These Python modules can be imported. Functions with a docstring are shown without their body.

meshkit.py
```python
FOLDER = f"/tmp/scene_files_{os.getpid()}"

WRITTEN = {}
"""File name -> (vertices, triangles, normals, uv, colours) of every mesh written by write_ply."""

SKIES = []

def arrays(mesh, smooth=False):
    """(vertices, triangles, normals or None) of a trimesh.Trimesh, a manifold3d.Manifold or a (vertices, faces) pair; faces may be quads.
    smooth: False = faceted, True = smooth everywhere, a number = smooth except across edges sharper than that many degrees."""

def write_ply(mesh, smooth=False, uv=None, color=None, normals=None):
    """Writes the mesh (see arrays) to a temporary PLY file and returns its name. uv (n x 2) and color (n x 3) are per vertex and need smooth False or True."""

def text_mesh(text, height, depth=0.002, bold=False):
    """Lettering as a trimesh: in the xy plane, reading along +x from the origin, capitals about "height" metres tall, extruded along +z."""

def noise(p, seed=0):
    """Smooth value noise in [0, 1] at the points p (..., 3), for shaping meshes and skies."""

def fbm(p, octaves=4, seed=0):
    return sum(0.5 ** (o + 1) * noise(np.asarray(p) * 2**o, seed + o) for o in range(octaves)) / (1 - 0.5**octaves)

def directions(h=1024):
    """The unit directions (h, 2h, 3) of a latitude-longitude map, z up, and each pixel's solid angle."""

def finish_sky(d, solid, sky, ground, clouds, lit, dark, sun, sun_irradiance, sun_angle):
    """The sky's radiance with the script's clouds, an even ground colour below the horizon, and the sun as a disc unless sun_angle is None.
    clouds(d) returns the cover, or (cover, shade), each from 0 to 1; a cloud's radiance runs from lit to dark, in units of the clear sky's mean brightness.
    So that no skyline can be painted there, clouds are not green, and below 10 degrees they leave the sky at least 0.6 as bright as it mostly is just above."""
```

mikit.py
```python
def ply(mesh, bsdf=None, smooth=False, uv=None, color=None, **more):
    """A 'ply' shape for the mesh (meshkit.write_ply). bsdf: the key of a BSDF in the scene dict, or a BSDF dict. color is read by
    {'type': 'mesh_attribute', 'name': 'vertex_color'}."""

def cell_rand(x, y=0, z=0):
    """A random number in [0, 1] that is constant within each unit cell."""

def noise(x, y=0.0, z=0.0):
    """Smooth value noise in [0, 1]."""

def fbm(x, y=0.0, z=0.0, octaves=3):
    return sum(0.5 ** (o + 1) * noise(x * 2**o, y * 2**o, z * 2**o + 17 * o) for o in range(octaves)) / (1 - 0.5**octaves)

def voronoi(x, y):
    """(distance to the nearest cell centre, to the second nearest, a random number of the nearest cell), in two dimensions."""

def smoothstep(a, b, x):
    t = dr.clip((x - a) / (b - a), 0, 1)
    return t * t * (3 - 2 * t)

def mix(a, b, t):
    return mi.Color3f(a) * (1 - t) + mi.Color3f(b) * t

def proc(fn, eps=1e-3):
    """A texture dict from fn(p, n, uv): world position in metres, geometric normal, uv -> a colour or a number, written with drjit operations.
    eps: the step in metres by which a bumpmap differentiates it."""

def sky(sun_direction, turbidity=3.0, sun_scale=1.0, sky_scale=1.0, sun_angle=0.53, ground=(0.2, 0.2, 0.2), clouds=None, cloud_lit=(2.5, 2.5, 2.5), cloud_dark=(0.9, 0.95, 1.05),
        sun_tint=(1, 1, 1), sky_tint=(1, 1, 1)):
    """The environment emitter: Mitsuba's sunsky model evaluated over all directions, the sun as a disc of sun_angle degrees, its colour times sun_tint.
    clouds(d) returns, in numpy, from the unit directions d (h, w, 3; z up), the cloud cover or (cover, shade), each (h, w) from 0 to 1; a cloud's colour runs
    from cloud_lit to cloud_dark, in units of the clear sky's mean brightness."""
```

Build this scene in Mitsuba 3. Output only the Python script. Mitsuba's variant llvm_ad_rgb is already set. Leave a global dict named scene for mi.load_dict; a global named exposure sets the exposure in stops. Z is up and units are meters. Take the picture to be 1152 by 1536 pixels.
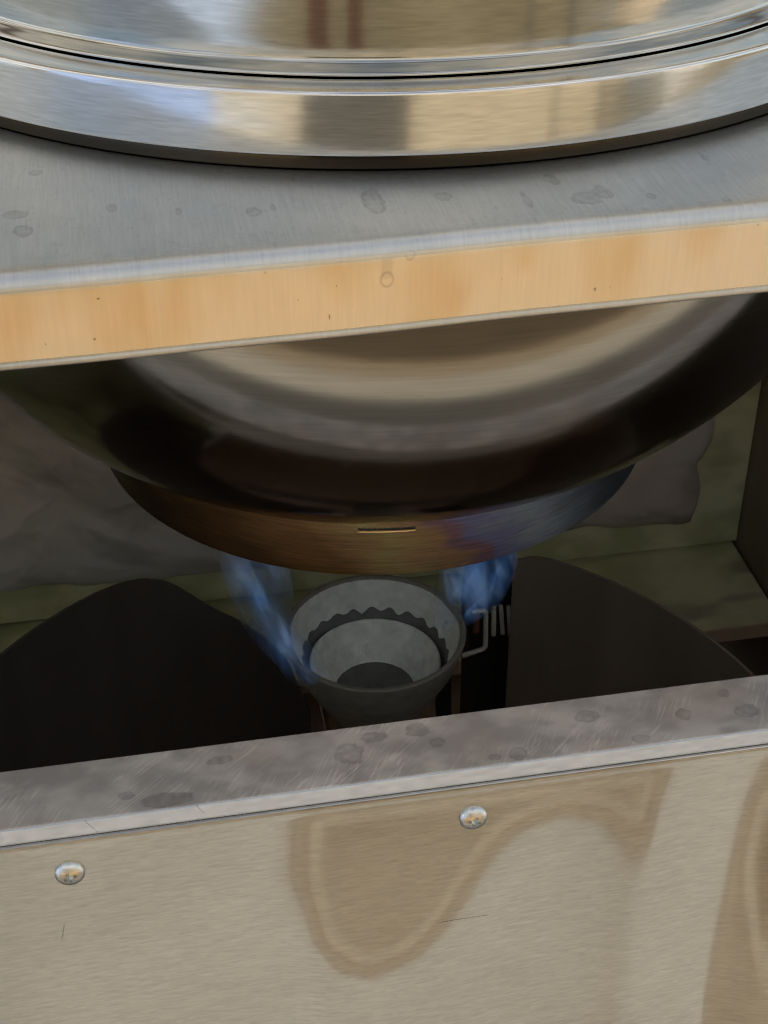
import math
import numpy as np
import drjit as dr
import trimesh
import mitsuba as mi
import meshkit
import mikit
from mikit import proc, noise, fbm, smoothstep, mix, cell_rand, voronoi

# ------------------------------------------------------------------ camera, sky, exposure
T = mi.ScalarTransform4f
CAM = np.array([-0.1199, -0.6994, 0.4154])
FWD = np.array([0.144789, 0.804431, -0.576131])
UP = np.array([0.105383, 0.566418, 0.817352])
FOV = 2 * math.degrees(math.atan(576 / 2300.2))
exposure = 2.3
SUN = (0.30, 0.33, 1.0)
scene = {}
labels = {}
scene['camera'] = {'type': 'perspective', 'fov': FOV, 'fov_axis': 'x', 'near_clip': 0.02, 'far_clip': 200.0,
                   'to_world': T().look_at(CAM.tolist(), (CAM + FWD).tolist(), UP.tolist())}


def sky_clouds(d):
    n = meshkit.fbm(d * [2.2, 2.2, 5.0] + [3.1, 7.7, 1.3], 5, seed=4)
    return np.clip((n - 0.34) * 3.0, 0, 1) * 0.92, np.clip((n - 0.55) * 2, 0, 0.6)


scene['sky'] = mikit.sky(SUN, turbidity=3, sun_scale=0.55, sky_scale=1.4, clouds=sky_clouds, cloud_lit=(2.5, 2.3, 2.0), sky_tint=(1.25, 1.0, 0.74))

# ------------------------------------------------------------------ helpers


def tag(key, label=None, category=None, group=None, kind=None):
    d = {}
    if label: d['label'] = label
    if category: d['category'] = category
    if group: d['group'] = group
    if kind: d['kind'] = kind
    labels[key] = d
    return key


def free(key):
    if key not in scene: return key
    n = 1
    while f'{key}_{n:03d}' in scene: n += 1
    return f'{key}_{n:03d}'


def put(key, V, F, bsdf, uv=None, smooth=True, **more):
    key = free(key)
    scene[key] = mikit.ply((np.asarray(V, float), np.asarray(F, int)), bsdf, smooth=smooth, uv=uv, **more)
    return key


class Mesh:
    """collects grids with uv into one mesh"""
    def __init__(s): s.V, s.F, s.U, s.n = [], [], [], 0

    def grid(s, P, uv=None, flip=False):
        P = np.asarray(P, float); nu, nv = P.shape[:2]
        if uv is None:
            uv = np.stack(np.meshgrid(np.linspace(0, 1, nu), np.linspace(0, 1, nv), indexing='ij'), -1)
        i = np.arange(nu * nv).reshape(nu, nv)
        a, b, c, d = i[:-1, :-1].ravel(), i[1:, :-1].ravel(), i[1:, 1:].ravel(), i[:-1, 1:].ravel()
        f = np.vstack([np.stack([a, b, c], 1), np.stack([a, c, d], 1)])
        if flip: f = f[:, ::-1]
        s.V.append(P.reshape(-1, 3)); s.U.append(np.asarray(uv, float).reshape(-1, 2)); s.F.append(f + s.n); s.n += nu * nv
        return s

    def raw(s, V, F, uv=None):
        V = np.asarray(V, float)
        s.V.append(V); s.U.append(V[:, :2] if uv is None else uv); s.F.append(np.asarray(F) + s.n); s.n += len(V)
        return s

    def put(s, key, bsdf, smooth=True, **more):
        return put(key, np.vstack(s.V), np.vstack(s.F), bsdf, np.vstack(s.U), smooth, **more)


def arc(cx, cy, r, a0, a1, n=7):
    t = np.radians(np.linspace(a0, a1, n))
    return [(cx + r * math.cos(x), cy + r * math.sin(x)) for x in t]


def revolve(m, prof, n=192, c=(0, 0), a0=90, a1=450, flip=False, uscale=None):
    """profile [(r, z)]; u along the circumference in metres, v along the profile in metres"""
    prof = np.array(prof, float)
    th = np.radians(np.linspace(a0, a1, n + 1))
    P = np.empty((n + 1, len(prof), 3))
    P[..., 0] = c[0] + np.cos(th)[:, None] * prof[None, :, 0]
    P[..., 1] = c[1] + np.sin(th)[:, None] * prof[None, :, 0]
    P[..., 2] = prof[None, :, 1]
    L = np.r_[0, np.cumsum(np.hypot(*np.diff(prof, axis=0).T))]
    rm = uscale or prof[:, 0].max()
    uv = np.stack(np.meshgrid(th * rm, L, indexing='ij'), -1)
    return m.grid(P, uv, flip)


def extrude_x(m, prof, xs, off=None, close=False, flip=False, caps=True):
    """profile [(y, z)] swept along x. off(x) -> dy. u = x, v = along the profile"""
    prof = np.array(prof, float)
    if close: prof = np.vstack([prof, prof[:1]])
    xs = np.asarray(xs, float)
    P = np.empty((len(xs), len(prof), 3))
    P[..., 0] = xs[:, None]
    P[..., 1] = prof[None, :, 0] + (0 if off is None else off(xs)[:, None])
    P[..., 2] = prof[None, :, 1]
    L = np.r_[0, np.cumsum(np.hypot(*np.diff(prof, axis=0).T))]
    m.grid(P, np.stack(np.meshgrid(xs, L, indexing='ij'), -1), flip)
    if close and caps:
        for k in (0, -1):
            R = P[k][:-1]; cen = R.mean(0)
            V = np.vstack([cen, R]); nR = len(R); j = np.arange(nR)
            F = np.stack([j * 0, j + 1, (j + 1) % nR + 1], 1)
            if (k == -1) == flip: F = F
            m.raw(V, F, V[:, 1:])
    return m


def rbox(lo, hi, r=0.002, seg=2):
    """box with rounded edges, as (vertices, faces)"""
    lo, hi = np.array(lo, float), np.array(hi, float)
    b = trimesh.creation.icosphere(2, r)
    pts = []
    for x in (lo[0] + r, hi[0] - r):
        for y in (lo[1] + r, hi[1] - r):
            for z in (lo[2] + r, hi[2] - r):
                pts.append(b.vertices + [x, y, z])
    h = trimesh.convex.convex_hull(np.vstack(pts))
    return h


def put_tm(key, mesh, bsdf, smooth=35):
    key = free(key)
    v, f, _ = meshkit.arrays(mesh, smooth)
    scene[key] = mikit.ply((v, f), bsdf, smooth=True, uv=np.stack([v[:, 0] + v[:, 1], v[:, 2] + 0.3 * v[:, 1]], -1))
    return key


def tube(pts, rad, n=10, closed_ends=True):
    pts = np.asarray(pts, float); rad = np.broadcast_to(np.asarray(rad, float), len(pts))
    tg = np.gradient(pts, axis=0); tg /= np.linalg.norm(tg, axis=1, keepdims=True)
    ref = np.array([0.31, 0.87, 0.21]); A = np.cross(tg, ref); A /= np.linalg.norm(A, axis=1, keepdims=True); B = np.cross(tg, A)
    th = np.linspace(0, 2 * np.pi, n + 1)
    P = pts[:, None] + rad[:, None, None] * (np.cos(th)[None, :, None] * A[:, None] + np.sin(th)[None, :, None] * B[:, None])
    if closed_ends:
        P = np.concatenate([np.repeat(pts[:1, None], n + 1, 1), P, np.repeat(pts[-1:, None], n + 1, 1)])
    return P


# ------------------------------------------------------------------ materials


def blobs(x, y, L, wob=0.28, freq=420.0):
    """(soft filled blob mask, edge ring mask) of a list of (x, y, rx, ry)"""
    w = (fbm(x * freq, y * freq, 3.0, 2) - 0.5) * wob * 2
    m, e = mi.Float(0), mi.Float(0)
    for (bx, by, rx, ry) in L:
        d = dr.sqrt(dr.square((x - bx) / rx) + dr.square((y - by) / ry)) + w
        m = dr.maximum(m, 1 - smoothstep(0.85, 1.05, d))
        e = dr.maximum(e, smoothstep(0.7, 0.95, d) * (1 - smoothstep(0.98, 1.15, d)))
    return m, e


def conductor(name, refl, au, av, bump=None, scale=1.0, eps=3e-4):
    b = {'type': 'roughconductor', 'material': 'none', 'distribution': 'ggx',
         'specular_reflectance': refl if isinstance(refl, dict) else {'type': 'rgb', 'value': refl}, 'alpha_u': au, 'alpha_v': av}
    if bump is not None:
        b = {'type': 'bumpmap', 'arbitrary': proc(bump, eps), 'scale': scale, 'bsdf': b}
    scene[name] = {'type': 'twosided', 'bsdf': b}


def brushed(name, refl, alpha, bump, scale, eps=3e-4):
    scene[name] = {'type': 'twosided', 'bsdf': {'type': 'bumpmap', 'arbitrary': proc(bump, eps), 'scale': scale,
                   'bsdf': {'type': 'principled', 'base_color': refl, 'metallic': 1.0, 'roughness': math.sqrt(alpha)}}}


def grain(u, v, fu, fv):
    return noise(u * fu, v * fv, 0.7) * 0.6 + noise(u * fu * 2.7, v * fv * 2.3, 5.1) * 0.4


DECK_ST = [(-0.1542, -0.2406, 0.0038, 0.003), (-0.1514, -0.2535, 0.0029, 0.0044), (-0.1243, -0.2416, 0.0017, 0.0031), (-0.1037, -0.248, 0.001, 0.0025),
           (-0.0809, -0.2528, 0.0025, 0.0035), (-0.0199, -0.2524, 0.0026, 0.0031), (0.0176, -0.2454, 0.0026, 0.0043), (0.0247, -0.2618, 0.0047, 0.0057),
           (0.0309, -0.2588, 0.003, 0.0053), (0.0452, -0.2647, 0.0015, 0.0026), (-0.148, -0.2085, 0.0024, 0.0023), (-0.0879, -0.2181, 0.0011, 0.0017),
           (-0.0742, -0.2505, 0.001, 0.002), (-0.0651, -0.2297, 0.0007, 0.0016), (-0.0054, -0.2645, 0.0006, 0.0015), (0.0677, -0.2721, 0.0013, 0.0016),
           (0.0731, -0.2376, 0.0011, 0.0023), (0.0482, -0.2184, 0.0009, 0.0024), (0.0054, -0.2603, 0.0013, 0.0061), (-0.0423, -0.2513, 0.0034, 0.0101)]
BAR_ST = [(-0.0543, -0.2561, 0.0064, 0.006), (-0.1437, -0.2636, 0.0034, 0.0022), (-0.0253, -0.2477, 0.0049, 0.0039), (-0.0186, -0.2565, 0.0032, 0.0027),
          (0.0023, -0.2689, 0.0027, 0.0019), (0.0122, -0.2688, 0.0037, 0.0038), (0.0849, -0.2588, 0.0033, 0.0037), (0.0628, -0.2692, 0.0038, 0.0023),
          (-0.0435, -0.2487, 0.006, 0.0031), (0.0453, -0.2527, 0.0055, 0.0036), (0.1115, -0.2613, 0.005, 0.0037), (-0.1061, -0.2504, 0.0053, 0.0023),
          (-0.1285, -0.2686, 0.0104, 0.0036), (0.1059, -0.2493, 0.0028, 0.0025)]


def deck_col(p, n, uv):
    m, e = blobs(p.x, p.y, DECK_ST)
    top = smoothstep(0.5, 0.9, dr.abs(n.z))
    w = fbm(p.x * 60, p.y * 60, p.z * 60, 3)
    g = grain(p.x, p.y + p.z, 1500, 90)
    sp = smoothstep(0.80, 0.9, noise(p.x * 700, p.y * 700, 9.0))
    c = mix([0.50, 0.52, 0.52], [0.60, 0.61, 0.60], w) * (0.90 + 0.2 * g)
    c = c * (1 - top * ((0.07 + 0.16 * noise(p.x * 500, p.y * 500, 2.0)) * m + 0.10 * e + 0.06 * sp))
    # front lip: water runs and drops, faint heat straw
    run = (1 - smoothstep(0.0012, 0.0024, dr.abs(p.x + 0.0438 + 0.0006 * (noise(p.z * 400) - 0.5)))) * smoothstep(0.2035, 0.205, p.z)
    d1 = dr.sqrt(dr.square((p.x + 0.0438) / 0.0021) + dr.square((p.z - 0.2039) / 0.0026))
    d2 = dr.sqrt(dr.square((p.x + 0.0366) / 0.0018) + dr.square((p.z - 0.2126) / 0.0030))
    ring = smoothstep(0.6, 0.9, d1) * (1 - smoothstep(0.95, 1.2, d1)) + smoothstep(0.6, 0.9, d2) * (1 - smoothstep(0.95, 1.2, d2))
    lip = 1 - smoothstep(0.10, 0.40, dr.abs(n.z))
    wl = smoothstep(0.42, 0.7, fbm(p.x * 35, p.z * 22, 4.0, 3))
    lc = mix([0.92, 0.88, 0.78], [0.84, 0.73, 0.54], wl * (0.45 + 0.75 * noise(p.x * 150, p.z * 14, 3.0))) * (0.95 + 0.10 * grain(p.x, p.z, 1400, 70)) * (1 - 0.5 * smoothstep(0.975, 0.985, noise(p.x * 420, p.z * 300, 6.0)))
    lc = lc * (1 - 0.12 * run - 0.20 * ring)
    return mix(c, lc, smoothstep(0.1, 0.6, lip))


def bump_grain_v(p, n, uv):
    return grain(uv.x, uv.y, 2200, 160)


brushed('deck_steel', proc(deck_col), 0.17, bump_grain_v, 0.000005)


def bar_col(p, n, uv):
    top = smoothstep(0.5, 0.9, dr.abs(n.z))
    m, e = blobs(p.x, p.y, BAR_ST)
    a, b = p.x * 0.5 + p.y * 0.866, -p.x * 0.866 + p.y * 0.5
    s1 = smoothstep(0.66, 0.86, noise(a * 110, b * 2600, 1.0)) * smoothstep(0.4, 0.65, fbm(p.x * 40, p.y * 60, 2.0, 2))
    a2, b2 = p.x * 0.75 + p.y * 0.66, -p.x * 0.66 + p.y * 0.75
    s2 = smoothstep(0.70, 0.88, noise(a2 * 90, b2 * 2100, 8.0)) * smoothstep(0.4, 0.7, fbm(p.x * 30 + 9, p.y * 60, 2.0, 2))
    w = fbm(p.x * 45, p.y * 70, 1.5, 4)
    c = mix([0.42, 0.40, 0.385], [0.66, 0.63, 0.60], smoothstep(0.3, 0.7, w))
    c = mix(c, [0.50, 0.42, 0.36], 0.45 * smoothstep(0.5, 0.75, fbm(p.x * 22 + 4, p.y * 40, 6.0, 3)))
    c = c * (1 - (0.08 + 0.2 * noise(p.x * 500, p.y * 500, 2.0)) * m - 0.10 * e) + mi.Color3f(0.12, 0.115, 0.11) * (s1 + s2) * (1 - m)
    # two bright grinder nicks at the left end of the bar
    nick = mi.Float(0)
    for (x0, y0, x1, y1) in ((-0.1917, -0.2547, -0.1815, -0.2529), (-0.1876, -0.2598, -0.1764, -0.2590)):
        L = math.hypot(x1 - x0, y1 - y0); ux, uy = (x1 - x0) / L, (y1 - y0) / L
        t = (p.x - x0) * ux + (p.y - y0) * uy; q = -(p.x - x0) * uy + (p.y - y0) * ux
        nick = dr.maximum(nick, (1 - smoothstep(0.0007, 0.0013, dr.abs(q + 0.0005 * (noise(t * 900) - 0.5)))) * smoothstep(0, 0.003, t) * (1 - smoothstep(L - 0.003, L, t)))
    c = mix(c, [0.55, 0.53, 0.5], 0.75 * nick)
    f = mix([0.62, 0.62, 0.61], [0.70, 0.70, 0.69], noise(p.x * 240, p.z * 500, 2.0))
    tick = smoothstep(0.93, 0.97, noise((p.x + p.z * 0.6) * 900, p.z * 60, 3.0))
    return mix(f * (1 - 0.4 * tick), c, top)


scene['bar_steel'] = {'type': 'twosided', 'bsdf': {'type': 'bumpmap', 'arbitrary': proc(lambda p, n, uv: fbm(p.x * 700, p.y * 500, p.z * 300, 3), 3e-4), 'scale': 0.00010,
                      'bsdf': {'type': 'principled', 'base_color': proc(bar_col), 'metallic': 0.35, 'roughness': 0.5, 'specular': 0.4}}}


scene['pale_strip'] = {'type': 'twosided', 'bsdf': {'type': 'principled', 'metallic': 0.15, 'roughness': 0.42, 'specular': 0.5,
                       'base_color': proc(lambda p, n, uv: mix([0.56, 0.61, 0.66], [0.68, 0.73, 0.78], noise(p.x * 200, p.z * 500, 2.0)) * (1 - 0.45 * smoothstep(0.95, 0.98, noise((p.x + p.z * 0.6) * 700, p.z * 60, 3.0))))}}


def panel_col(p, n, uv):
    g = noise(p.x * 150, p.z * 1500, 1.0) * 0.55 + noise(p.x * 380, p.z * 2300, 4.0) * 0.45
    w = fbm(p.x * 18, p.z * 18, 2.0, 3)
    c = mix([0.54, 0.535, 0.515], [0.64, 0.64, 0.625], w) * (0.77 + 0.27 * g)
    s = (1 - smoothstep(0.00012, 0.0003, dr.abs(p.z + 0.1062 + (p.x + 0.0229) * 0.11 + 0.0009 * dr.square((p.x + 0.006) * 70)))) * smoothstep(-0.0229, -0.018, p.x) * (1 - smoothstep(0.0, 0.0036, p.x))
    s2 = (1 - smoothstep(0.0002, 0.0004, dr.abs(p.x + 0.176 - (p.z + 0.083) * 0.22))) * smoothstep(-0.0895, -0.085, p.z) * (1 - smoothstep(-0.079, -0.077, p.z))
    return c * (1 - 0.65 * s - 0.35 * s2)


brushed('panel_steel', proc(panel_col), 0.007, lambda p, n, uv: grain(uv.x, uv.y, 90, 1700), 0.0000012)


def rim_col(p, n, uv):
    g = noise(uv.x * 150, uv.y * 1500, 1.0) * 0.55 + noise(uv.x * 200, uv.y * 2300, 4.0) * 0.45
    w = fbm(uv.x * 25, uv.y * 60, 2.0, 3)
    return mix([0.66, 0.65, 0.62], [0.74, 0.73, 0.71], w) * (0.82 + 0.28 * g)


brushed('lid_steel', proc(lambda p, n, uv: rim_col(p, n, uv) * mi.Color3f(0.76, 0.755, 0.72)), 0.012, lambda p, n, uv: grain(uv.x, uv.y, 50, 900), 0.000002)
brushed('rim_steel', proc(rim_col), 0.016, lambda p, n, uv: grain(uv.x, uv.y, 120, 2600) * 0.3 + grain(uv.x, uv.y, 50, 900), 0.0000025)


def bowl_col(p, n, uv):
    g = noise(uv.x * 40, uv.y * 2000, 1.0)
    w = fbm(p.x * 14, p.y * 14, p.z * 14, 3)
    c = mix([0.37, 0.345, 0.305], [0.44, 0.42, 0.38], w)
    low = 1 - smoothstep(0.03, 0.135, p.z)           # straw heat tint towards the burner
    c = mix(c, [0.40, 0.30, 0.195], 0.75 * low)
    return c * (0.92 + 0.16 * g)


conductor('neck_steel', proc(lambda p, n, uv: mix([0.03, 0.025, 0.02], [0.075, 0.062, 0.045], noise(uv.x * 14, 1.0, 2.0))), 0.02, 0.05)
brushed('bowl_steel', proc(bowl_col), 0.013, lambda p, n, uv: grain(uv.x, uv.y, 60, 2000) * 0.3 + grain(uv.x, uv.y, 20, 700), 0.000002)


def tint_col(p, n, uv):
    a = dr.atan2(p.y, p.x) * (180 / math.pi)       # -180 .. 180, the front is -90
    a = a + 7 * (fbm(p.x * 40, p.y * 40, p.z * 90, 3) - 0.5) * 2
    h = (p.z + 0.019) / 0.035
    s = a + (h - 0.5) * 10
    g = noise(uv.x * 60, uv.y * 2400, 1.0) * 0.6 + noise(uv.x * 200, uv.y * 3600, 3.0) * 0.4
    stops = [(-175, (0.10, 0.075, 0.06)), (-150, (0.07, 0.045, 0.032)), (-128, (0.22, 0.115, 0.055)), (-112, (0.42, 0.23, 0.10)), (-98, (0.74, 0.56, 0.28)), (-90, (0.62, 0.42, 0.24)), (-84, (0.40, 0.25, 0.34)), (-78, (0.34, 0.37, 0.72)), (-70, (0.46, 0.56, 0.74)), (-60, (0.28, 0.35, 0.45)), (-44, (0.13, 0.165, 0.23)), (-10, (0.07, 0.09, 0.14)), (40, (0.10, 0.11, 0.14))]
    c = mi.Color3f(*stops[0][1])
    for (x0, c0), (x1, c1) in zip(stops[:-1], stops[1:]):
        c = mix(c, c1, smoothstep(x0, x1, s))
    return dr.minimum(c * (0.92 + 0.85 * g), 0.95)


brushed('tint_steel', proc(tint_col), 0.19, lambda p, n, uv: grain(uv.x, uv.y, 90, 2200), 0.000004)


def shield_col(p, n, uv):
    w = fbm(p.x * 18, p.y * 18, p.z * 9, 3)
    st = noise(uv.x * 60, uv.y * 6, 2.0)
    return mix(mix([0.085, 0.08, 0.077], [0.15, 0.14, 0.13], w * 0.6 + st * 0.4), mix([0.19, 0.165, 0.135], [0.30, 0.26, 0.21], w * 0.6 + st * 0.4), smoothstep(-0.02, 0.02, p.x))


scene['shield_black'] = {'type': 'twosided', 'bsdf': {'type': 'principled', 'base_color': proc(shield_col), 'metallic': 0.5, 'roughness': 0.33, 'specular': 0.5}}


def iron_col(p, n, uv):
    w = fbm(p.x * 160, p.y * 160, p.z * 160, 4)
    s = smoothstep(0.6, 0.95, noise(p.x * 900, p.y * 900, p.z * 400))
    return mix([0.50, 0.525, 0.50], [0.86, 0.885, 0.85], w) + mi.Color3f(0.05) * s


scene['cast_iron'] = {'type': 'twosided', 'bsdf': {'type': 'bumpmap', 'arbitrary': proc(lambda p, n, uv: fbm(p.x * 420, p.y * 420, p.z * 420, 3), 4e-4), 'scale': 0.0007,
                      'bsdf': {'type': 'principled', 'base_color': proc(iron_col), 'metallic': 0.1, 'roughness': 0.5, 'specular': 0.5}}}
scene['iron_soot'] = {'type': 'twosided', 'bsdf': {'type': 'bumpmap', 'arbitrary': proc(lambda p, n, uv: fbm(p.x * 420, p.y * 420, p.z * 420, 3) , 4e-4), 'scale': 0.0003,
                      'bsdf': {'type': 'principled', 'base_color': proc(lambda p, n, uv: iron_col(p, n, uv) * mi.Color3f(0.33, 0.31, 0.28)), 'metallic': 0.1, 'roughness': 0.55}}}
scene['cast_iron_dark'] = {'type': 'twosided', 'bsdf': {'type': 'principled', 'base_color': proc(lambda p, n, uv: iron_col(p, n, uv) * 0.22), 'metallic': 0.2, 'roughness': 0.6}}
scene['black_paint'] = {'type': 'twosided', 'bsdf': {'type': 'principled', 'base_color': {'type': 'rgb', 'value': (0.012, 0.012, 0.013)}, 'roughness': 0.55}}
scene['dark_frame'] = {'type': 'twosided', 'bsdf': {'type': 'principled', 'base_color': proc(lambda p, n, uv: mix([0.20, 0.17, 0.145], [0.30, 0.26, 0.225], fbm(p.x * 30, p.y * 30, p.z * 30, 3))), 'metallic': 0.5, 'roughness': 0.5}}
scene['ceramic'] = {'type': 'twosided', 'bsdf': {'type': 'principled', 'base_color': {'type': 'rgb', 'value': (0.62, 0.60, 0.52)}, 'roughness': 0.35}}
scene['brown_strap'] = {'type': 'twosided', 'bsdf': {'type': 'principled', 'base_color': {'type': 'rgb', 'value': (0.16, 0.07, 0.05)}, 'roughness': 0.5}}


def wool_col(p, n, uv):
    w = fbm(p.x * 22, p.z * 22, 1.0, 4)
    c = mix([0.58, 0.565, 0.575], [0.76, 0.745, 0.755], w)
    br = smoothstep(0.05, 0.22, p.x) * smoothstep(0.35, 0.6, fbm(p.x * 9 + 3, p.z * 9, 2.0, 3))
    c = mix(c, [0.58, 0.47, 0.41], 0.5 * br)
    soot = smoothstep(0.45, 0.75, fbm(p.x * 24 + p.z * 20 + 7, p.z * 30, 5.0, 4))
    return c * (1 - 0.28 * soot)


scene['wool'] = {'type': 'twosided', 'bsdf': {'type': 'diffuse', 'reflectance': proc(wool_col)}}


def board_col(p, n, uv):
    w = fbm(p.x * 28, p.y * 28, p.z * 28, 4)
    c = mix([0.52, 0.55, 0.33], [0.76, 0.78, 0.54], smoothstep(0.3, 0.7, w))
    s = smoothstep(0.55, 0.72, fbm(p.x * 11 + 5, p.y * 30, p.z * 18, 3))
    return mix(c, [0.20, 0.17, 0.13], 0.6 * s)


scene['board'] = {'type': 'twosided', 'bsdf': {'type': 'principled', 'base_color': proc(board_col), 'roughness': 0.6, 'specular': 0.3}}
scene['plank'] = {'type': 'twosided', 'bsdf': {'type': 'diffuse', 'reflectance': proc(lambda p, n, uv: mix([0.44, 0.31, 0.23], [0.64, 0.48, 0.38], fbm(p.x * 90, p.y * 7, cell_rand(dr.floor((p.x + 0.27) / 0.066)) * 9, 4)))}}
scene['board_edge'] = {'type': 'twosided', 'bsdf': {'type': 'diffuse', 'reflectance': {'type': 'rgb', 'value': (0.55, 0.42, 0.31)}}}
conductor('zinc', proc(lambda p, n, uv: mix([0.62, 0.65, 0.64], [0.78, 0.80, 0.79], noise(p.x * 900, p.z * 900, 1.0))), 0.12, 0.12)


def ground_col(p, n, uv):
    # bands running along the stove: pale slab, brown coir strip, timber boards, cream stone, olive gravel beyond
    b = dr.floor(p.y / 0.145)
    fy = p.y / 0.145 - b
    j = smoothstep(0.0, 0.05, dr.minimum(fy, 1 - fy))
    g = fbm(p.x * 3, p.y * 60, cell_rand(b, 3) * 9, 3)
    wood = mix([0.44, 0.25, 0.085], [0.62, 0.39, 0.16], g) * (0.8 + 0.4 * cell_rand(b, 7)) * (0.25 + 0.75 * j)
    slab = mix([0.28, 0.275, 0.245], [0.36, 0.355, 0.32], fbm(p.x * 5, p.y * 9, 3.0, 4))
    coir = mix([0.15, 0.118, 0.076], [0.22, 0.175, 0.118], fbm(p.x * 12, p.y * 30, 5.0, 3))
    coir = coir * (0.42 + 0.58 * smoothstep(-0.90, -0.875, p.y))
    coir = mix(coir, [0.34, 0.31, 0.25], (1 - smoothstep(0.010, 0.016, dr.abs(p.y + 0.838))) + 0.8 * (1 - smoothstep(0.004, 0.008, dr.abs(p.y + 0.800))))
    cream = mix([0.40, 0.33, 0.24], [0.56, 0.48, 0.37], fbm(p.x * 3, p.y * 4, 8.0, 4))
    blue = mix([0.30, 0.40, 0.58], [0.40, 0.51, 0.70], fbm(p.x * 3, p.y * 3, 8.0, 3))
    ax = dr.abs(p.x + 0.1)
    cream = mix(cream, blue, smoothstep(1.5, 1.9, ax) * (1 - smoothstep(2.25, 2.5, p.x)))
    gr = mix([0.11, 0.098, 0.066], [0.19, 0.172, 0.12], fbm(p.x * 2, p.y * 2, 1.0, 5))
    gr = mix(gr, blue, smoothstep(1.9, 2.5, -p.x) * (1 - smoothstep(6, 7, -p.x)))
    side = smoothstep(1.35, 1.5, ax)
    c = mix(coir, slab, smoothstep(-0.785, -0.77, p.y))
    c = mix(c, mix([0.17, 0.155, 0.13], [0.27, 0.25, 0.215], fbm(p.x * 7, p.y * 7, 2.0, 4)), smoothstep(-0.60, -0.585, p.y))
    c = mix(wood, c, smoothstep(-1.46, -1.45, p.y))
    c = mix(c, cream, side)
    c = mix(cream, c, smoothstep(-2.34, -2.32, p.y))
    return mix(gr, c, smoothstep(-2.62, -2.55, p.y))


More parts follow.
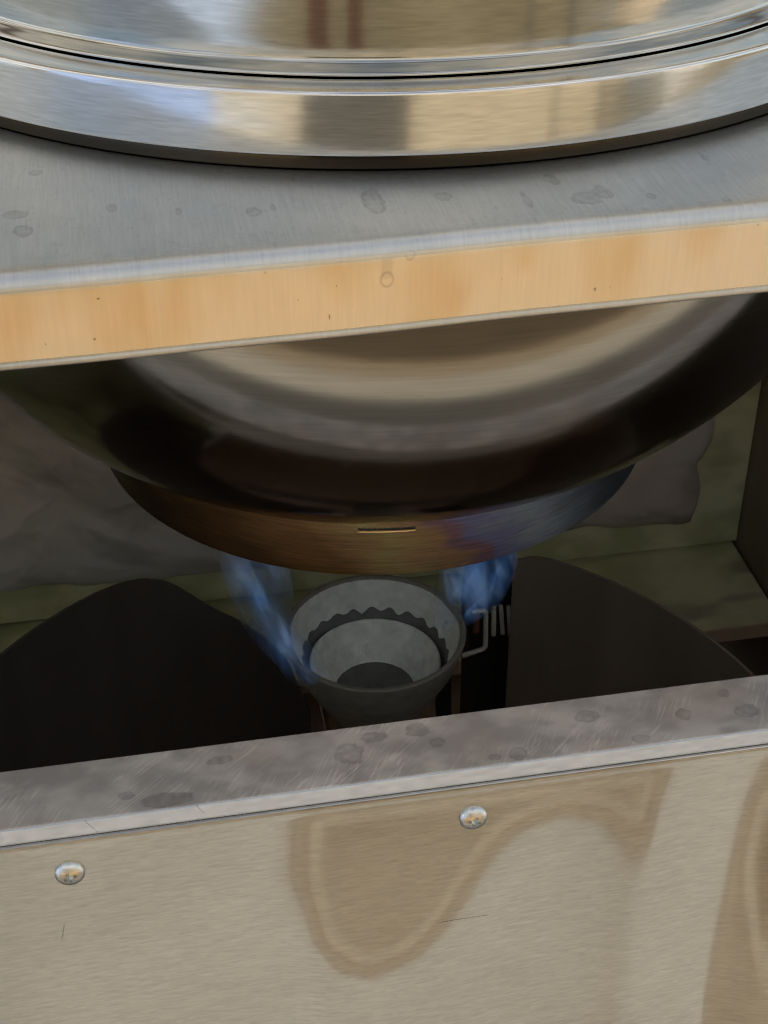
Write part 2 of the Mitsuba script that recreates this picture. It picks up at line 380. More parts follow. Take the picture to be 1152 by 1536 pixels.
scene['terrace'] = {'type': 'principled', 'base_color': proc(ground_col), 'roughness': 0.8, 'specular': 0.3}
scene['brown_wood'] = {'type': 'twosided', 'bsdf': {'type': 'principled', 'base_color': proc(lambda p, n, uv: mix([0.09, 0.032, 0.018], [0.14, 0.055, 0.033], fbm(p.x * 40, p.y * 40, p.z * 3, 3))), 'roughness': 0.6}}
scene['plaster'] = {'type': 'twosided', 'bsdf': {'type': 'diffuse', 'reflectance': proc(lambda p, n, uv: mix([0.62, 0.53, 0.38], [0.76, 0.67, 0.50], fbm(p.x * 3, p.y * 3, p.z * 3, 4)))}}
scene['trough_stone'] = {'type': 'twosided', 'bsdf': {'type': 'diffuse', 'reflectance': proc(lambda p, n, uv: mix([0.13, 0.125, 0.11], [0.20, 0.19, 0.17], fbm(p.x * 20, p.y * 20, p.z * 20, 3)))}}
scene['blue_paint'] = {'type': 'twosided', 'bsdf': {'type': 'principled', 'base_color': {'type': 'rgb', 'value': (0.42, 0.55, 0.82)}, 'roughness': 0.5}}
scene['white_paint'] = {'type': 'twosided', 'bsdf': {'type': 'principled', 'base_color': {'type': 'rgb', 'value': (0.78, 0.78, 0.76)}, 'roughness': 0.4}}

# ------------------------------------------------------------------ the setting
GZ = -0.74
m = Mesh()
m.grid(np.array([[[-60, -60, GZ], [-60, 60, GZ]], [[60, -60, GZ], [60, 60, GZ]]], float), flip=False)
m.put('ground', 'terrace')
tag('ground', 'sunlit terrace floor under the stove', None, kind='structure')

# canopy over the stove (outside the picture; it keeps the sun off the metal)
CA = 'shade_canopy'
tag(CA, 'beige cloth canopy on four timber posts above the stove', 'canopy')
put_tm(CA + '__cloth', rbox((-1.2, 0.15, 1.60), (2.0, 1.9, 1.64), 0.01), 'plaster')
for px_ in (-1.1, 1.9):
    for py_ in (0.3, 1.8):
        put_tm(CA + '__post', rbox((px_ - 0.04, py_ - 0.04, GZ), (px_ + 0.04, py_ + 0.04, 1.60), 0.004), 'brown_wood')

# things behind the photographer that the metal mirrors
put_tm('timber_bollard', rbox((-1.24, -3.11, GZ), (-1.02, -3.0, GZ + 0.36), 0.006), 'brown_wood')
tag('timber_bollard', 'wide brown timber bollard behind the viewer, mirrored in the lid', 'bollard')
put_tm('timber_bollard_001', rbox((-0.76, -3.11, GZ), (-0.60, -3.0, GZ + 0.36), 0.006), 'brown_wood')
tag('timber_bollard_001', 'narrow brown timber bollard behind the viewer, mirrored in the lid', 'bollard')
put_tm('stone_trough', rbox((-1.0, -2.86, GZ), (-0.2, -2.55, GZ + 0.10), 0.01), 'trough_stone')
tag('stone_trough', 'low grey stone trough behind the viewer, mirrored in the rim', 'trough')
for k_, (px_, py_, pr_) in enumerate(((1.06, -2.35, 0.022), (1.42, -2.15, 0.030))):
    put_tm(tag('awning_pole', 'thin grey awning pole behind the viewer', 'pole', 'awning poles') if k_ == 0 else tag('awning_pole_001', 'thicker grey awning pole behind the viewer', 'pole', 'awning poles'),
           trimesh.creation.cylinder(pr_, 2.4, sections=32).apply_translation([px_, py_, GZ + 1.2]), 'trough_stone')

HW = 'garden_wall'
tag(HW, 'sunny cream wall behind the viewer with a dark shutter', 'wall')
put_tm(HW + '__wall', rbox((-3.7, -4.7, GZ), (3.75, -4.5, 2.4), 0.01), 'plaster')
put_tm(HW + '__shutter', rbox((-1.85, -4.5, GZ + 0.02), (-0.2, -4.46, 1.5), 0.01), 'trough_stone')
put_tm('white_shed', rbox((4.0, -5.3, GZ), (5.6, -3.6, 1.9), 0.02), 'white_paint')
tag('white_shed', 'white painted shed behind the viewer on the right', 'shed')
put_tm('pale_blue_shed', rbox((-7.5, -5.0, GZ), (-3.9, -2.2, 1.9), 0.02), 'blue_paint')
tag('pale_blue_shed', 'pale blue painted shed behind the viewer on the left', 'shed')

# ------------------------------------------------------------------ the stove
ST = 'steel_stove'
tag(ST, 'brushed steel stove with open fire chamber, bent deck sheet and screwed front panel', 'stove')
ZD = 0.216
LIP0, LIPT = -0.2816, 0.0268
HX = 0.46


def lip_off(x):
    wav = 0.0003 * np.sin(x * 31 + 0.6) + 0.0002 * np.sin(x * 73 + 2.0)
    return LIP0 + LIPT * x + wav


m = Mesh()
xs = np.linspace(-HX, HX, 260)
prof = [(0.0085, ZD), (0.0070, ZD)] + arc(0.0065, ZD - 0.0065, 0.0065, 90, 180, 9)[1:] + [(0.0, 0.2), (0.0, 0.1885), (-0.0006, 0.1876), (-0.0010, 0.1868), (-0.0006, 0.1860), (0.0004, 0.1856), (0.0016, 0.186), (0.0018, 0.19), (0.0018, 0.205)]
extrude_x(m, prof, xs, lip_off, flip=True)
# deck sheet: polar grid from the hole to the rectangle
n = 400
th = np.linspace(0, 2 * np.pi, n + 1)
RH = 0.2285
yb = 0.33
ring0 = np.stack([RH * np.cos(th), RH * np.sin(th)], -1)


def to_rect(c, s):
    t = 9.0
    if abs(c) > 1e-9: t = min(t, HX / abs(c))
    if s > 1e-9: t = min(t, yb / s)
    if s < 0:
        # front line y = LIP0 + .0085 + LIPT x + wave
        lo, hi = 0.2, 2.0
        for _ in range(40):
            mid = (lo + hi) / 2
            if s * mid > float(lip_off(np.array([c * mid]))[0]) + 0.0085: lo = mid
            else: hi = mid
        t = min(t, lo)
    return t * c, t * s


ring1 = np.array([to_rect(math.cos(a), math.sin(a)) for a in th])
w = np.linspace(0, 1, 12)[None, :, None]
P2 = ring0[:, None] * (1 - w) + ring1[:, None] * w
P = np.concatenate([P2, np.full(P2.shape[:2] + (1,), ZD)], -1)
# hand-worked sheet: a slight rise and fall
P[..., 2] += (0.0016 * (meshkit.fbm(np.stack([P[..., 0] * 9, P[..., 1] * 9, P[..., 0] * 0], -1), 2, seed=3) - 0.5)) * np.clip(w[..., 0] * (1 - w[..., 0]) * 4, 0, 1)
m.grid(P, np.stack([P[..., 0], P[..., 1]], -1), flip=False)
# short turned-down wall round the hole
Pn = np.stack([np.concatenate([ring0, np.full((n + 1, 1), ZD)], -1), np.concatenate([ring0, np.full((n + 1, 1), ZD - 0.002)], -1)], 1)
m.grid(Pn, flip=True)
# side and back flanges
for side in (-1, 1):
    q = np.array([[[side * HX, float(lip_off(np.array([side * HX]))[0]) + 0.0085, ZD], [side * HX, float(lip_off(np.array([side * HX]))[0]) + 0.0085, 0.187]],
                  [[side * HX, yb, ZD], [side * HX, yb, 0.187]]])
    m.grid(q, q[..., 1:])
q = np.array([[[-HX, yb, ZD], [-HX, yb, 0.187]], [[HX, yb, ZD], [HX, yb, 0.187]]]); m.grid(q, q[..., ::2])
m.put(ST + '__deck', 'deck_steel')
labels[ST + '__deck'] = {'label': 'stained deck sheet with its bent front lip glowing warm'}

# frame bar (square tube) along the front of the opening
YB, YF, ZB = -0.2407, -0.2735, -0.0189


def rrect(y0, y1, z0, z1, r, k=4):
    return arc(y1 - r, z1 - r, r, 0, 90, k) + arc(y0 + r, z1 - r, r, 90, 180, k) + arc(y0 + r, z0 + r, r, 180, 270, k) + arc(y1 - r, z0 + r, r, 270, 360, k)


def bar_prof():
    p = rrect(YF, YB, ZB - 0.0088, ZB, 0.0011)
    out = []
    P_ = p + p[:1]
    for a, b in zip(P_[:-1], P_[1:]):
        L = math.hypot(b[0] - a[0], b[1] - a[1])
        k = 1 if L < 0.005 else 4
        for t in range(k): out.append((a[0] + (b[0] - a[0]) * (0 if t == 0 else (0.02, 0.5, 0.98)[t - 1]), a[1] + (b[1] - a[1]) * (0 if t == 0 else (0.02, 0.5, 0.98)[t - 1])))
    return out


m = Mesh(); extrude_x(m, bar_prof(), np.linspace(-0.42, 0.42, 60), close=True, flip=False)
m.put(ST + '__front_bar', 'bar_steel')
labels[ST + '__front_bar'] = {'label': 'scratched grey steel bar with bright front edge'}

m = Mesh(); extrude_x(m, rrect(YF - 0.0004, YF + 0.002, -0.0261, ZB - 0.0003, 0.0004, 3), np.linspace(-0.42, 0.42, 30), close=True)
m.put(ST + '__edge_strip', 'pale_strip')

# front panel: a thin sheet screwed on below, slightly wavy
nx, nz = 640, 420
X = np.linspace(-0.44, 0.44, nx); ZT = -0.0272; Z = np.linspace(ZT, -0.60, nz)
gx, gz = np.meshgrid(X, Z, indexing='ij')


from scipy.ndimage import gaussian_filter, map_coordinates
from shapely import Polygon, contains_xy, distance, points as sh_points
DENT = Polygon([(-0.0856, -0.02), (-0.0898, -0.0711), (-0.0831, -0.1145), (-0.068, -0.135), (-0.0487, -0.1448), (-0.0219, -0.1328), (-0.0018, -0.1064), (0.0115, -0.0756), (0.0200, -0.0640),
                (0.0336, -0.0599), (0.0440, -0.0640), (0.0540, -0.0750), (0.0698, -0.1043), (0.0800, -0.1290), (0.0867, -0.1482), (0.098, -0.2072), (0.100, -0.26), (0.122, -0.26), (0.1165, -0.20), (0.105, -0.14), (0.094, -0.09), (0.086, -0.05), (0.083, -0.02)]).union(Polygon([(0.1125, -0.02), (0.111, -0.06), (0.114, -0.10), (0.124, -0.15), (0.140, -0.20), (0.16, -0.26), (0.20, -0.26), (0.20, -0.02)]))
sdist = distance(DENT.boundary, sh_points(gx, gz)) * np.where(contains_xy(DENT, gx, gz), 1, -1)
sdist = gaussian_filter(sdist, 1.3)
sm = lambda a, b, v: (lambda t: t * t * (3 - 2 * t))(np.clip((v - a) / (b - a), 0, 1))
# the sheet is dished: its slope follows the dent's outline, with a slack wave over the rest
reach = 0.755 + 0.112 * sm(-0.004, 0.024, sdist) + 0.02 * (meshkit.fbm(np.stack([gx * 9, gz * 7, gx * 0], -1), 2, seed=5) - 0.5)
lie = np.degrees(np.arctan2(gz + 0.74, reach - 0.2735))
seen = 45.7 + (-0.03 - np.maximum(gz, -0.26)) / 0.14 * 7.8
slope = np.radians((lie - seen) / 2) * sm(0.40, 0.25, np.abs(gx)) * sm(-0.42, -0.26, gz)
dz = Z[1] - Z[0]
HH = np.cumsum(slope, axis=1) * dz
HH = HH - HH[:, :1]
HH = HH * np.clip((ZT - gz) / 0.004, 0, 1)


def wave(x, z):
    fx = (np.asarray(x) - X[0]) / (X[1] - X[0]); fz = (np.asarray(z) - Z[0]) / dz
    return map_coordinates(HH, [np.atleast_1d(fx).ravel(), np.atleast_1d(fz).ravel()], order=1, mode='nearest').reshape(np.shape(fx))


H = HH
YP = YF - 0.0016
m = Mesh()
P = np.stack([gx, YP - H, gz], -1)
m.grid(P, np.stack([gx, gz], -1), flip=False)
# folded top edge of the sheet
pr = [(YF - 0.0001, ZT), (YF - 0.0008, ZT + 0.0003), (YF - 0.0013, ZT + 0.0003), (YF - 0.0016, ZT)]
extrude_x(m, pr, np.linspace(-0.44, 0.44, 40), flip=False)
m.put(ST + '__front_panel', 'panel_steel')
labels[ST + '__front_panel'] = {'label': 'brushed front panel with wavy reflections'}

# screws: pan heads with a Phillips cross
for k, (sx, sz) in enumerate([(-0.1689, -0.0462), (-0.007, -0.0454), (0.155, -0.0458), (-0.331, -0.0460), (0.317, -0.0456)]):
    R = 0.0059
    import manifold3d as m3
    prof = [(0, -0.001), (R, -0.001)] + [(R * math.cos(t), 0.0033 * math.sin(t) ** 0.8) for t in np.linspace(0.12, math.pi / 2 - 0.02, 12)] + [(0, 0.0033)]
    head = m3.CrossSection([[(a * 1000, b * 1000) for a, b in prof]]).revolve(64)
    cross = m3.Manifold()
    for rot in (0, 90):
        tri = m3.CrossSection([[(-0.5, 0.4), (0.5, 0.4), (2.2, 1.8), (3.2, 4.5), (-3.2, 4.5), (-2.2, 1.8)]]).extrude(1.5).translate([0, 0, -0.75]).rotate([90, 0, 0])
        cross = cross + tri.rotate([0, 0, rot + 20 + 50 * k])
    head = head - cross
    mm = head.to_mesh(); V = mm.vert_properties[:, :3].astype(float) / 1000; F = mm.tri_verts
    # local +z -> world -y
    yloc = YP - float(wave(np.array(sx), np.array(sz)))
    W = np.stack([V[:, 0] + sx, yloc - V[:, 2] - 0.0002, V[:, 1] + sz], -1)
    put_tm(ST + '__front_panel__screw', trimesh.Trimesh(W, F, process=False), 'zinc', 30)

# legs and side plates (outside the picture, they carry the deck)
for lx in (-0.42, 0.42):
    for ly in (-0.25, 0.29):
        put_tm(ST + '__leg', rbox((lx - 0.016, ly - 0.016, GZ), (lx + 0.016, ly + 0.016, 0.186), 0.002), 'dark_frame')
put_tm(ST + '__side_plate', rbox((-0.395, -0.238, -0.60), (-0.39, 0.262, 0.18), 0.001), 'board')
put_tm(ST + '__side_plate', rbox((0.346, -0.238, -0.60), (0.351, 0.262, 0.18), 0.001), 'dark_frame')
# back sheet, corner post, insulation wool, floor boards
put_tm(ST + '__back_sheet', rbox((-0.389, 0.25, -0.3315), (0.3455, 0.256, 0.18), 0.001), 'board')
put_tm(ST + '__lower_back_sheet', rbox((-0.396, 0.263, -0.66), (0.366, 0.268, 0.18), 0.001), 'dark_frame')
put_tm(ST + '__floor_board', rbox((-0.389, 0.149, -0.347), (0.3445, 0.2625, -0.3355), 0.0015), 'board')
put_tm(ST + '__floor_board', rbox((-0.389, -0.236, -0.347), (-0.27, 0.1475, -0.3355), 0.0015), 'board')
put_tm(ST + '__floor_board__edge_strip', rbox((-0.265, 0.1462, -0.347), (0.3445, 0.1488, -0.3345), 0.0008), 'board_edge')
nx, nz = 260, 180
gx, gz = np.meshgrid(np.linspace(-0.385, 0.30, nx), np.linspace(0, 1, nz), indexing='ij')
zb = -0.301 + 0.010 * (meshkit.fbm(np.stack([gx * 14, gx * 0, gx * 0 + 1], -1), 3, seed=5) - 0.5) * 2
zz = zb + (0.175 - zb) * gz
xe = gx + 0.02 * (meshkit.fbm(np.stack([zz * 12, zz * 0, zz * 0 + 4], -1), 3, seed=6) - 0.5) * (gx > 0.2) * np.clip((gx - 0.2) / 0.1, 0, 1) * 2
q = np.stack([xe * 13 + 2, zz * 13, xe * 0], -1)
warp = meshkit.fbm(q, 3, seed=8)
ridged = 1 - np.abs(2 * meshkit.fbm(np.stack([xe * 9 + zz * 6 + warp, zz * 11 - xe * 3 + warp, xe * 0 + 3], -1), 3, seed=9) - 1)
edge = np.clip(np.minimum(np.minimum(gz / 0.06, (1 - gz) / 0.04), np.minimum((gx + 0.385) / 0.03, (0.30 - gx) / 0.03)), 0, 1) ** 0.5
fine = meshkit.fbm(np.stack([xe * 45 + 3 * warp, zz * 38, xe * 0], -1), 3, seed=15)
yy = 0.2495 - (0.006 + 0.006 * ridged ** 2 + 0.006 * warp + 0.008 * fine) * edge
m = Mesh(); m.grid(np.stack([xe, yy, zz], -1), np.stack([xe, zz], -1), flip=True)
m.put(ST + '__insulation_blanket', 'wool')
labels[ST + '__insulation_blanket'] = {'label': 'crumpled grey insulation blanket on the back wall'}

for k in range(9):
    x0 = -0.27 + 0.066 * k
    put_tm(ST + '__shelf_plank', rbox((x0, -0.23, -0.436), (x0 + 0.063, 0.26, -0.4165 - 0.001 * (k % 2)), 0.003), 'plank')

# ------------------------------------------------------------------ heat shields
SC, SR = np.array([-0.035, -0.165]), 0.24


def shield(key, a_pts, zbot):
    """a_pts: list of (angle, z top); a rolled plate 2 mm thick"""
    a = np.linspace(a_pts[0][0], a_pts[-1][0], 160)
    zt = np.interp(a, *zip(*a_pts))
    k = np.ones(9) / 9
    zs_ = np.convolve(np.pad(zt, 4, mode='edge'), k, 'valid')
    zt = zs_
    t = np.radians(a)
    hh = np.linspace(0, 1, 20)
    m = Mesh()

    def surf(R):
        P = np.empty((len(a), len(hh), 3))
        P[..., 0] = (SC[0] + R * np.cos(t))[:, None]; P[..., 1] = (SC[1] + R * np.sin(t))[:, None]
        P[..., 2] = zbot + (zt - zbot)[:, None] * hh[None]
        return P
    A, B = surf(SR), surf(SR - 0.002)
    uv = np.stack(np.meshgrid(t * SR, hh * 0.2, indexing='ij'), -1)
    m.grid(A, uv, flip=True); m.grid(B, uv)
    m.grid(np.stack([A[:, -1], B[:, -1]], 1)); m.grid(np.stack([A[0], B[0]], 1)); m.grid(np.stack([A[-1], B[-1]], 1))
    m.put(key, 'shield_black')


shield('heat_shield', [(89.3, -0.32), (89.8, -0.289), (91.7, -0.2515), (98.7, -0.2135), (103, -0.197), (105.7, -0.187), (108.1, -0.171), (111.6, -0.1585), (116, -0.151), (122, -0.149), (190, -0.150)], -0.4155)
tag('heat_shield', 'dark curved heat shield with a rounded corner, standing left of the burner', 'heat shield')
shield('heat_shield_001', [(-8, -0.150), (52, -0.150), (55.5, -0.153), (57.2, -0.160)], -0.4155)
tag('heat_shield_001', 'dark curved heat shield with a sloping top, standing right of the burner', 'heat shield')

# ------------------------------------------------------------------ burner
BU = 'gas_burner'
tag(BU, 'cast iron cone burner with a toothed inner ring, standing under the bowl', 'burner')
zr = -0.171
m = Mesh()
no = 240
outer = [(0.0205, -0.275), (0.0205, -0.250), (0.0225, -0.241), (0.0300, -0.2270), (0.0395, -0.2110), (0.0490, -0.1925), (0.0540, -0.1755), (0.0550, zr - 0.001), (0.0545, zr), (0.0520, zr), (0.0510, zr - 0.0015)]
revolve(m, outer, no, (0, 0), flip=False)
m.put(BU + '__outer_cone', 'iron_soot')
m = Mesh()
# inner wall, ending in teeth
thb = np.radians(np.linspace(90, 450, 1441))
tooth = np.abs(((thb * 24 / (2 * np.pi)) % 1) - 0.5) * 2
tooth = np.clip(0.5 - 0.5 * np.cos(np.pi * tooth) + 0.12 * (meshkit.noise(np.stack([thb * 9, thb * 0, thb * 0], -1)) - 0.5), 0, 1)
rows = []
for f in np.linspace(0, 1, 8):
    zq = (zr - 0.0015) + f * (-0.0168 - (0.0012 + 0.0032 * meshkit.noise(np.stack([thb * 6, thb * 0 + 3, thb * 0], -1))) * tooth)
    rq = 0.0510 + (zq - zr + 0.0015) * 0.36
    rows.append(np.stack([rq * np.cos(thb), rq * np.sin(thb), zq], -1))
P = np.stack(rows, 1)
m.grid(P, np.stack(np.meshgrid(thb * 0.05, np.linspace(0, 0.02, 8), indexing='ij'), -1))
P2 = P[:, -1]; back = P2 * [1.05, 1.05, 1] ; m.grid(np.stack([P2, back], 1))
m.put(BU + '__inner_wall', 'cast_iron')
# dark gas channel under the teeth
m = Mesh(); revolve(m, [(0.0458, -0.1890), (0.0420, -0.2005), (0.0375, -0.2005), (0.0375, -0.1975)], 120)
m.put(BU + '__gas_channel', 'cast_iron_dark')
# inner cup: rim, sloping wall, dark bottom
m = Mesh()
revolve(m, [(0.0360, -0.207), (0.0402, -0.1960), (0.0398, -0.1947), (0.0388, -0.1945), (0.0378, -0.1957), (0.0325, -0.2060), (0.0265, -0.2155), (0.0245, -0.2175)], 160)
m.put(BU + '__inner_cup', 'cast_iron')
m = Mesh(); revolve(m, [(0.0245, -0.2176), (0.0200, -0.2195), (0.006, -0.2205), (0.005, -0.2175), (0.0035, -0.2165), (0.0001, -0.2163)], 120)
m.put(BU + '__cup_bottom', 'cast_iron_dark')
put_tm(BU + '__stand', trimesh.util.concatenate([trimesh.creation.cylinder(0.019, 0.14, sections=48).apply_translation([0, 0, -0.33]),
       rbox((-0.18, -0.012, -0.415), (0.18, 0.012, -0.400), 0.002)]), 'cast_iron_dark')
# thin dark gas pipe beside the cone
m = Mesh(); P = tube([[0.056, 0.06, -0.245], [0.058, 0.062, -0.30], [0.064, 0.064, -0.36], [0.07, 0.066, -0.41]], 0.0055, 14); m.grid(P)
m.put(BU + '__gas_pipe', 'black_paint')
# pilot: black upright with a wider foot, electrode rods and a brown strap
m = trimesh.convex.convex_hull(np.array([[x, y, z] for (x0, x1, z) in ((0.072, 0.100, -0.150), (0.074, 0.106, -0.235), (0.074, 0.113, -0.42)) for x in (x0, x1) for y in (0.058, 0.076)]))
put_tm(BU + '__pilot_bracket', m, 'black_paint', 25)


def rod(pts, r, mat, key):
    m = Mesh(); m.grid(tube(pts, r, 12)); return m.put(key, mat)


def fillet_path(pts, rad=0.003, k=5):
    pts = [np.array(q, float) for q in pts]; out = [pts[0]]
    for a, b, c in zip(pts[:-2], pts[1:-1], pts[2:]):
        d0 = (a - b) / np.linalg.norm(a - b); d1 = (c - b) / np.linalg.norm(c - b)
        p0, p1 = b + d0 * rad, b + d1 * rad
        for t in np.linspace(0, 1, k): out.append((1 - t) ** 2 * p0 + 2 * t * (1 - t) * b + t * t * p1)
    out.append(pts[-1]); return np.array(out)


yq = 0.050
rod(fillet_path([(0.073, yq, -0.207), (0.0815, yq, -0.207), (0.0825, yq, -0.2395), (0.067, yq, -0.2440)], 0.003), 0.0017, 'ceramic', BU + '__electrode')
rod([(0.0868, yq, -0.205), (0.0872, yq, -0.216), (0.0876, yq, -0.229)], 0.0016, 'ceramic', BU + '__electrode')
rod([(0.0915, yq, -0.205), (0.0925, yq, -0.216), (0.0938, yq, -0.229)], 0.0015, 'ceramic', BU + '__electrode')
rod(fillet_path([(0.0965, yq, -0.206), (0.0985, yq, -0.232), (0.1035, yq, -0.2335)], 0.003), 0.0013, 'ceramic', BU + '__electrode')
put_tm(BU + '__strap', rbox((0.0745, 0.0515, -0.228), (0.0785, 0.0555, -0.208), 0.001), 'brown_strap')

# ------------------------------------------------------------------ bowl with its rim and base ring
BO = 'cooking_bowl'
tag(BO, 'round steel bowl hanging through the deck, with thick rim and heat tinted base ring', 'bowl')
ZS, A_, B_ = 0.1981, 0.2538, 0.2276
prof = []
for z in np.concatenate([np.linspace(-0.0120, 0.0, 5), np.linspace(0.003, 0.179, 62)]):
    prof.append((A_ * math.sqrt(1 - ((z - ZS) / B_) ** 2), z))
prof = [(0.0005, -0.0135), (0.05, -0.0134), (0.085, -0.0131)] + prof
r0 = prof[-1][0]
prof += [(r0 - 0.0012, 0.184), (r0 - 0.006, 0.191), (r0 - 0.014, 0.200), (r0 - 0.022, 0.2065), (0.2235, 0.2135), (0.2225, 0.2165), (0.2225, 0.2235)]
m = Mesh(); revolve(m, prof, 320)
m.put(BO + '__bowl_shell', 'bowl_steel')
labels[BO + '__bowl_shell'] = {'label': 'dark mirror-like underside of the bowl'}
m = Mesh(); revolve(m, [(0.2268, 0.2150), (0.2315, 0.2162), (0.2317, 0.2172), (0.2317, 0.2222), (0.2300, 0.2226)], 320)
m.put(BO + '__neck', 'neck_steel')
labels[BO + '__neck'] = {'label': 'dark neck in the gap under the rim'}
m = Mesh()
R1, Z1, Z2, R2, Z3 = 0.2334, 0.2218, 0.2428, 0.2162, 0.2418
TB, TT = 0.0010, -0.0010
prof = [(0.2200, Z1 + 0.0004), (0.2310, Z1), (R1 + TB - 0.0010, Z1)] + arc(R1 + TB - 0.0010, Z1 + 0.0010, 0.0010, -80, 5, 5) + [(R1 + TB * 0.86, Z1 + 0.0025), (R1, Z1 + 0.0105), (R1 + TT * 0.75, Z2 - 0.0028)] + arc(R1 + TT - 0.0015, Z2 - 0.0015, 0.0015, 6, 86, 7) + [(R1 - 0.005, Z2 - 0.0001), (0.224, Z3 + 0.0003), (R2 + 0.001, Z3), (R2 + 0.0002, Z3 - 0.0006), (R2 - 0.001, Z3 - 0.004)]
revolve(m, prof, 320); m.put(BO + '__rim', 'rim_steel')
labels[BO + '__rim'] = {'label': 'thick brushed rim band of the bowl'}
m = Mesh()
RB, ZB0, ZB1 = 0.1448, -0.0188, 0.0163
prof = [(RB - 0.003, ZB1 - 0.002), (RB - 0.003, ZB0 + 0.0005), (RB - 0.0025, ZB0), (RB - 0.0005, ZB0), (RB, ZB0 + 0.0006), (RB, ZB0 + 0.008), (RB, 0.0), (RB, ZB1 - 0.0016), (RB - 0.0004, ZB1 - 0.0003), (RB - 0.0012, ZB1), (RB - 0.0025, ZB1 - 0.0006), (RB - 0.003, ZB1 - 0.002)]
revolve(m, prof, 320); m.put(BO + '__base_ring', 'tint_steel')
labels[BO + '__base_ring'] = {'label': 'base ring tinted brown, gold and blue by heat'}
# slot in the ring: dark recess with a bright burr below
for (za, zc_, r_, mat, nm) in ((0.0068, 0.0084, RB + 0.0002, 'black_paint', 'slot'), (0.0056, 0.0068, RB + 0.0007, 'tint_steel', 'slot_burr')):
    m = Mesh(); revolve(m, [(r_ - 0.0008, za), (r_, za + 0.0002), (r_, zc_ - 0.0002), (r_ - 0.0008, zc_)], 30, a0=257.4, a1=267.8)
    m.put(BO + '__base_ring__' + nm, mat)

# ------------------------------------------------------------------ lid (its wall rises out of the picture)
LI = 'pot_lid'
tag(LI, 'tall brushed steel lid resting on the thick rim of the bowl', 'lid')
m = Mesh()
rw = 0.2085
prof = [(R2 - 0.0022, Z3 - 0.003), (R2 - 0.0006, Z3 + 0.0002), (R2 - 0.0004, Z3 + 0.0010), (R2 - 0.0014, Z3 + 0.0015), (R2 - 0.003, Z3 + 0.0017), (rw + 0.0026, Z3 + 0.0024)] + arc(rw + 0.0020, Z3 + 0.0046, 0.0020, 264, 184, 7) + [(rw - 0.0001, Z3 + 0.008), (rw - 0.0002, Z3 + 0.012), (rw - 0.0004, Z3 + 0.03), (rw - 0.0006, Z3 + 0.05), (rw - 0.001, Z3 + 0.09)]
prof += arc(rw - 0.019, Z3 + 0.094, 0.018, 4, 78, 8)
prof += [(0.15, Z3 + 0.124), (0.1, Z3 + 0.136), (0.05, Z3 + 0.142), (0.001, Z3 + 0.144)]
revolve(m, prof, 320); m.put(LI + '__wall', 'lid_steel')
m = Mesh(); revolve(m, [(0.012, Z3 + 0.143), (0.010, Z3 + 0.155), (0.016, Z3 + 0.163), (0.022, Z3 + 0.170), (0.020, Z3 + 0.178), (0.010, Z3 + 0.182), (0.001, Z3 + 0.183)], 48)
m.put(LI + '__knob', 'black_paint')

# ------------------------------------------------------------------ flames: nested clear shells that glow
scene['clear_gas'] = {'type': 'null'}


def flame_glow(p, color, k):
    # streaks rising with the gas, uneven in strength
    a = fbm(p.x * 130 + p.z * 30, p.y * 60, p.z * 26, 3)
    b = fbm(p.x * 260 + p.z * 90, p.y * 120, p.z * 45, 2)
    g = smoothstep(0.34, 0.72, a) * (0.35 + 1.3 * b)
    white = smoothstep(0.5, 0.8, a * b * 2.4)
    return mix(list(color), [0.42, 0.62, 1.0], white * 0.6) * (k * 1.7 * g + 0.45 * k) * (0.15 + 0.85 * smoothstep(-0.186, -0.158, p.z)) * (1 - 0.6 * smoothstep(-0.12, -0.085, p.z))


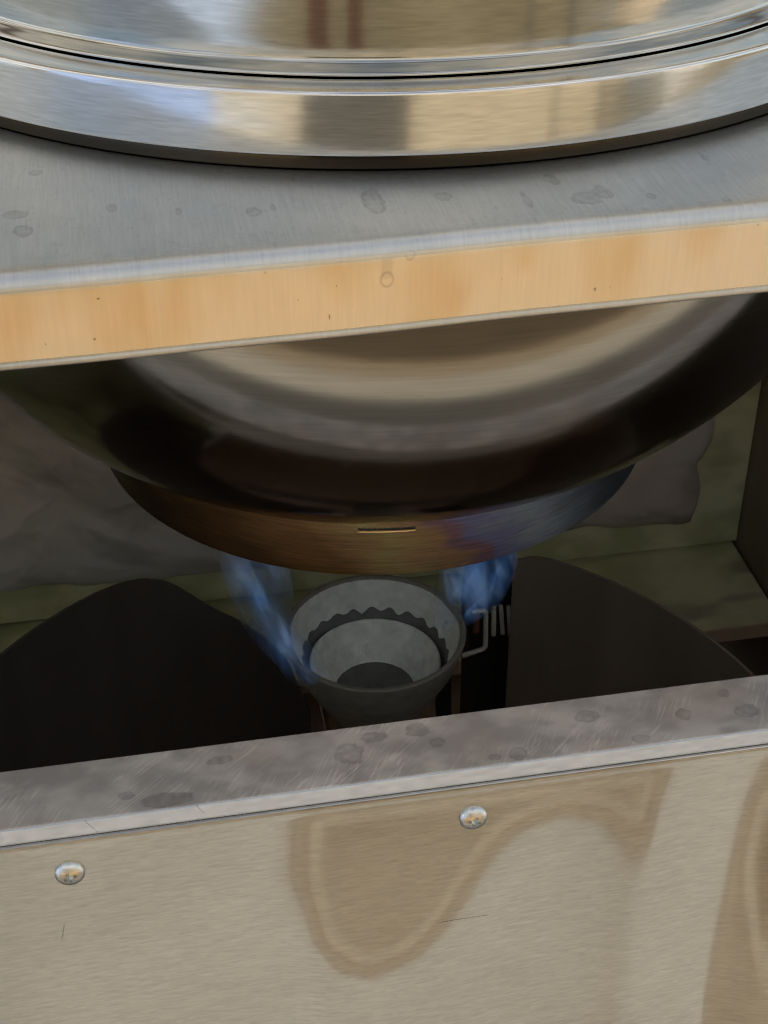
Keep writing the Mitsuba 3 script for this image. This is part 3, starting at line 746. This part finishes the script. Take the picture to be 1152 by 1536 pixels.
def flame(key, paths, color, power):
    """paths: [(points, radii, weight)]; each path a stack of nested tongues whose glow adds up, soft at the edge"""
    m = Mesh()
    from scipy.interpolate import PchipInterpolator as PC
    N = 20
    for pts, rad, wgt in paths:
        pts = np.array(pts, float); t = np.linspace(0, 1, 44)
        s = np.linspace(0, 1, len(pts))
        C_ = np.stack([PC(s, pts[:, k])(t) for k in range(3)], -1); R_ = PC(s, rad)(t)
        for k in range(N):
            f = 2.3 * ((k + 1) / N) ** 1.7
            seed = np.array([k * 0.12, 0, 0])
            jit = np.stack([meshkit.fbm(np.stack([t * 4 + k * 0.10, t * 0 + 7 * a + pts[0, 0] * 90, t * 0], -1), 2, seed=3) - 0.5 for a in range(3)], -1) * np.array([1.5, 1.0, 0.3]) * R_[:, None]
            lo, hi = 0.06 * max(0, 1 - f), 1 - 0.35 * max(0, 1 - f / 2.3)
            tt = lo + (hi - lo) * t
            Ck = np.stack([np.interp(tt, t, (C_ + jit)[:, j]) for j in range(3)], -1)
            Rk = np.interp(tt, t, R_) * f * np.sin(np.pi * np.clip(t, 0.02, 0.98)) ** 0.35
            m.grid(tube(Ck, Rk, 28))
    V = np.vstack(m.V)
    m.put(key, 'clear_gas', emitter={'type': 'area', 'radiance': proc(lambda p, n, uv: flame_glow(p, color, power / N))})


BLUE = (0.16, 0.42, 1.0)
flame('gas_flame', [([(-0.030, -0.024, -0.187), (-0.046, -0.016, -0.174), (-0.060, -0.011, -0.155), (-0.069, -0.009, -0.130), (-0.076, -0.007, -0.105), (-0.084, -0.004, -0.070)], [0.003, 0.0055, 0.0060, 0.0058, 0.0068, 0.004], 1.0),
                    ([(-0.044, -0.010, -0.178), (-0.056, -0.006, -0.158), (-0.062, -0.004, -0.135), (-0.066, -0.002, -0.105), (-0.070, 0.0, -0.075)], [0.003, 0.005, 0.0055, 0.0065, 0.003], 1.0),
                    ([(-0.040, -0.038, -0.172), (-0.048, -0.030, -0.168), (-0.057, -0.020, -0.156), (-0.066, -0.012, -0.140)], [0.003, 0.0045, 0.005, 0.003], 1.0)], BLUE, 0.017)
tag('gas_flame', 'thin blue flame licking up from the left edge of the burner', 'flame')
flame('gas_flame_001', [([(0.042, 0.010, -0.184), (0.054, 0.014, -0.168), (0.063, 0.014, -0.148), (0.068, 0.012, -0.120), (0.071, 0.010, -0.080)], [0.004, 0.008, 0.0095, 0.0100, 0.005], 1.0),
                        ([(0.050, 0.024, -0.176), (0.058, 0.024, -0.158), (0.062, 0.022, -0.130), (0.064, 0.018, -0.090)], [0.003, 0.006, 0.0065, 0.004], 1.0),
                        ([(0.054, 0.004, -0.176), (0.066, 0.006, -0.160), (0.076, 0.008, -0.135), (0.082, 0.008, -0.095)], [0.003, 0.005, 0.006, 0.004], 1.0)], BLUE, 0.017)
tag('gas_flame_001', 'broad blue flame rising at the right edge of the burner before the pilot bracket', 'flame')
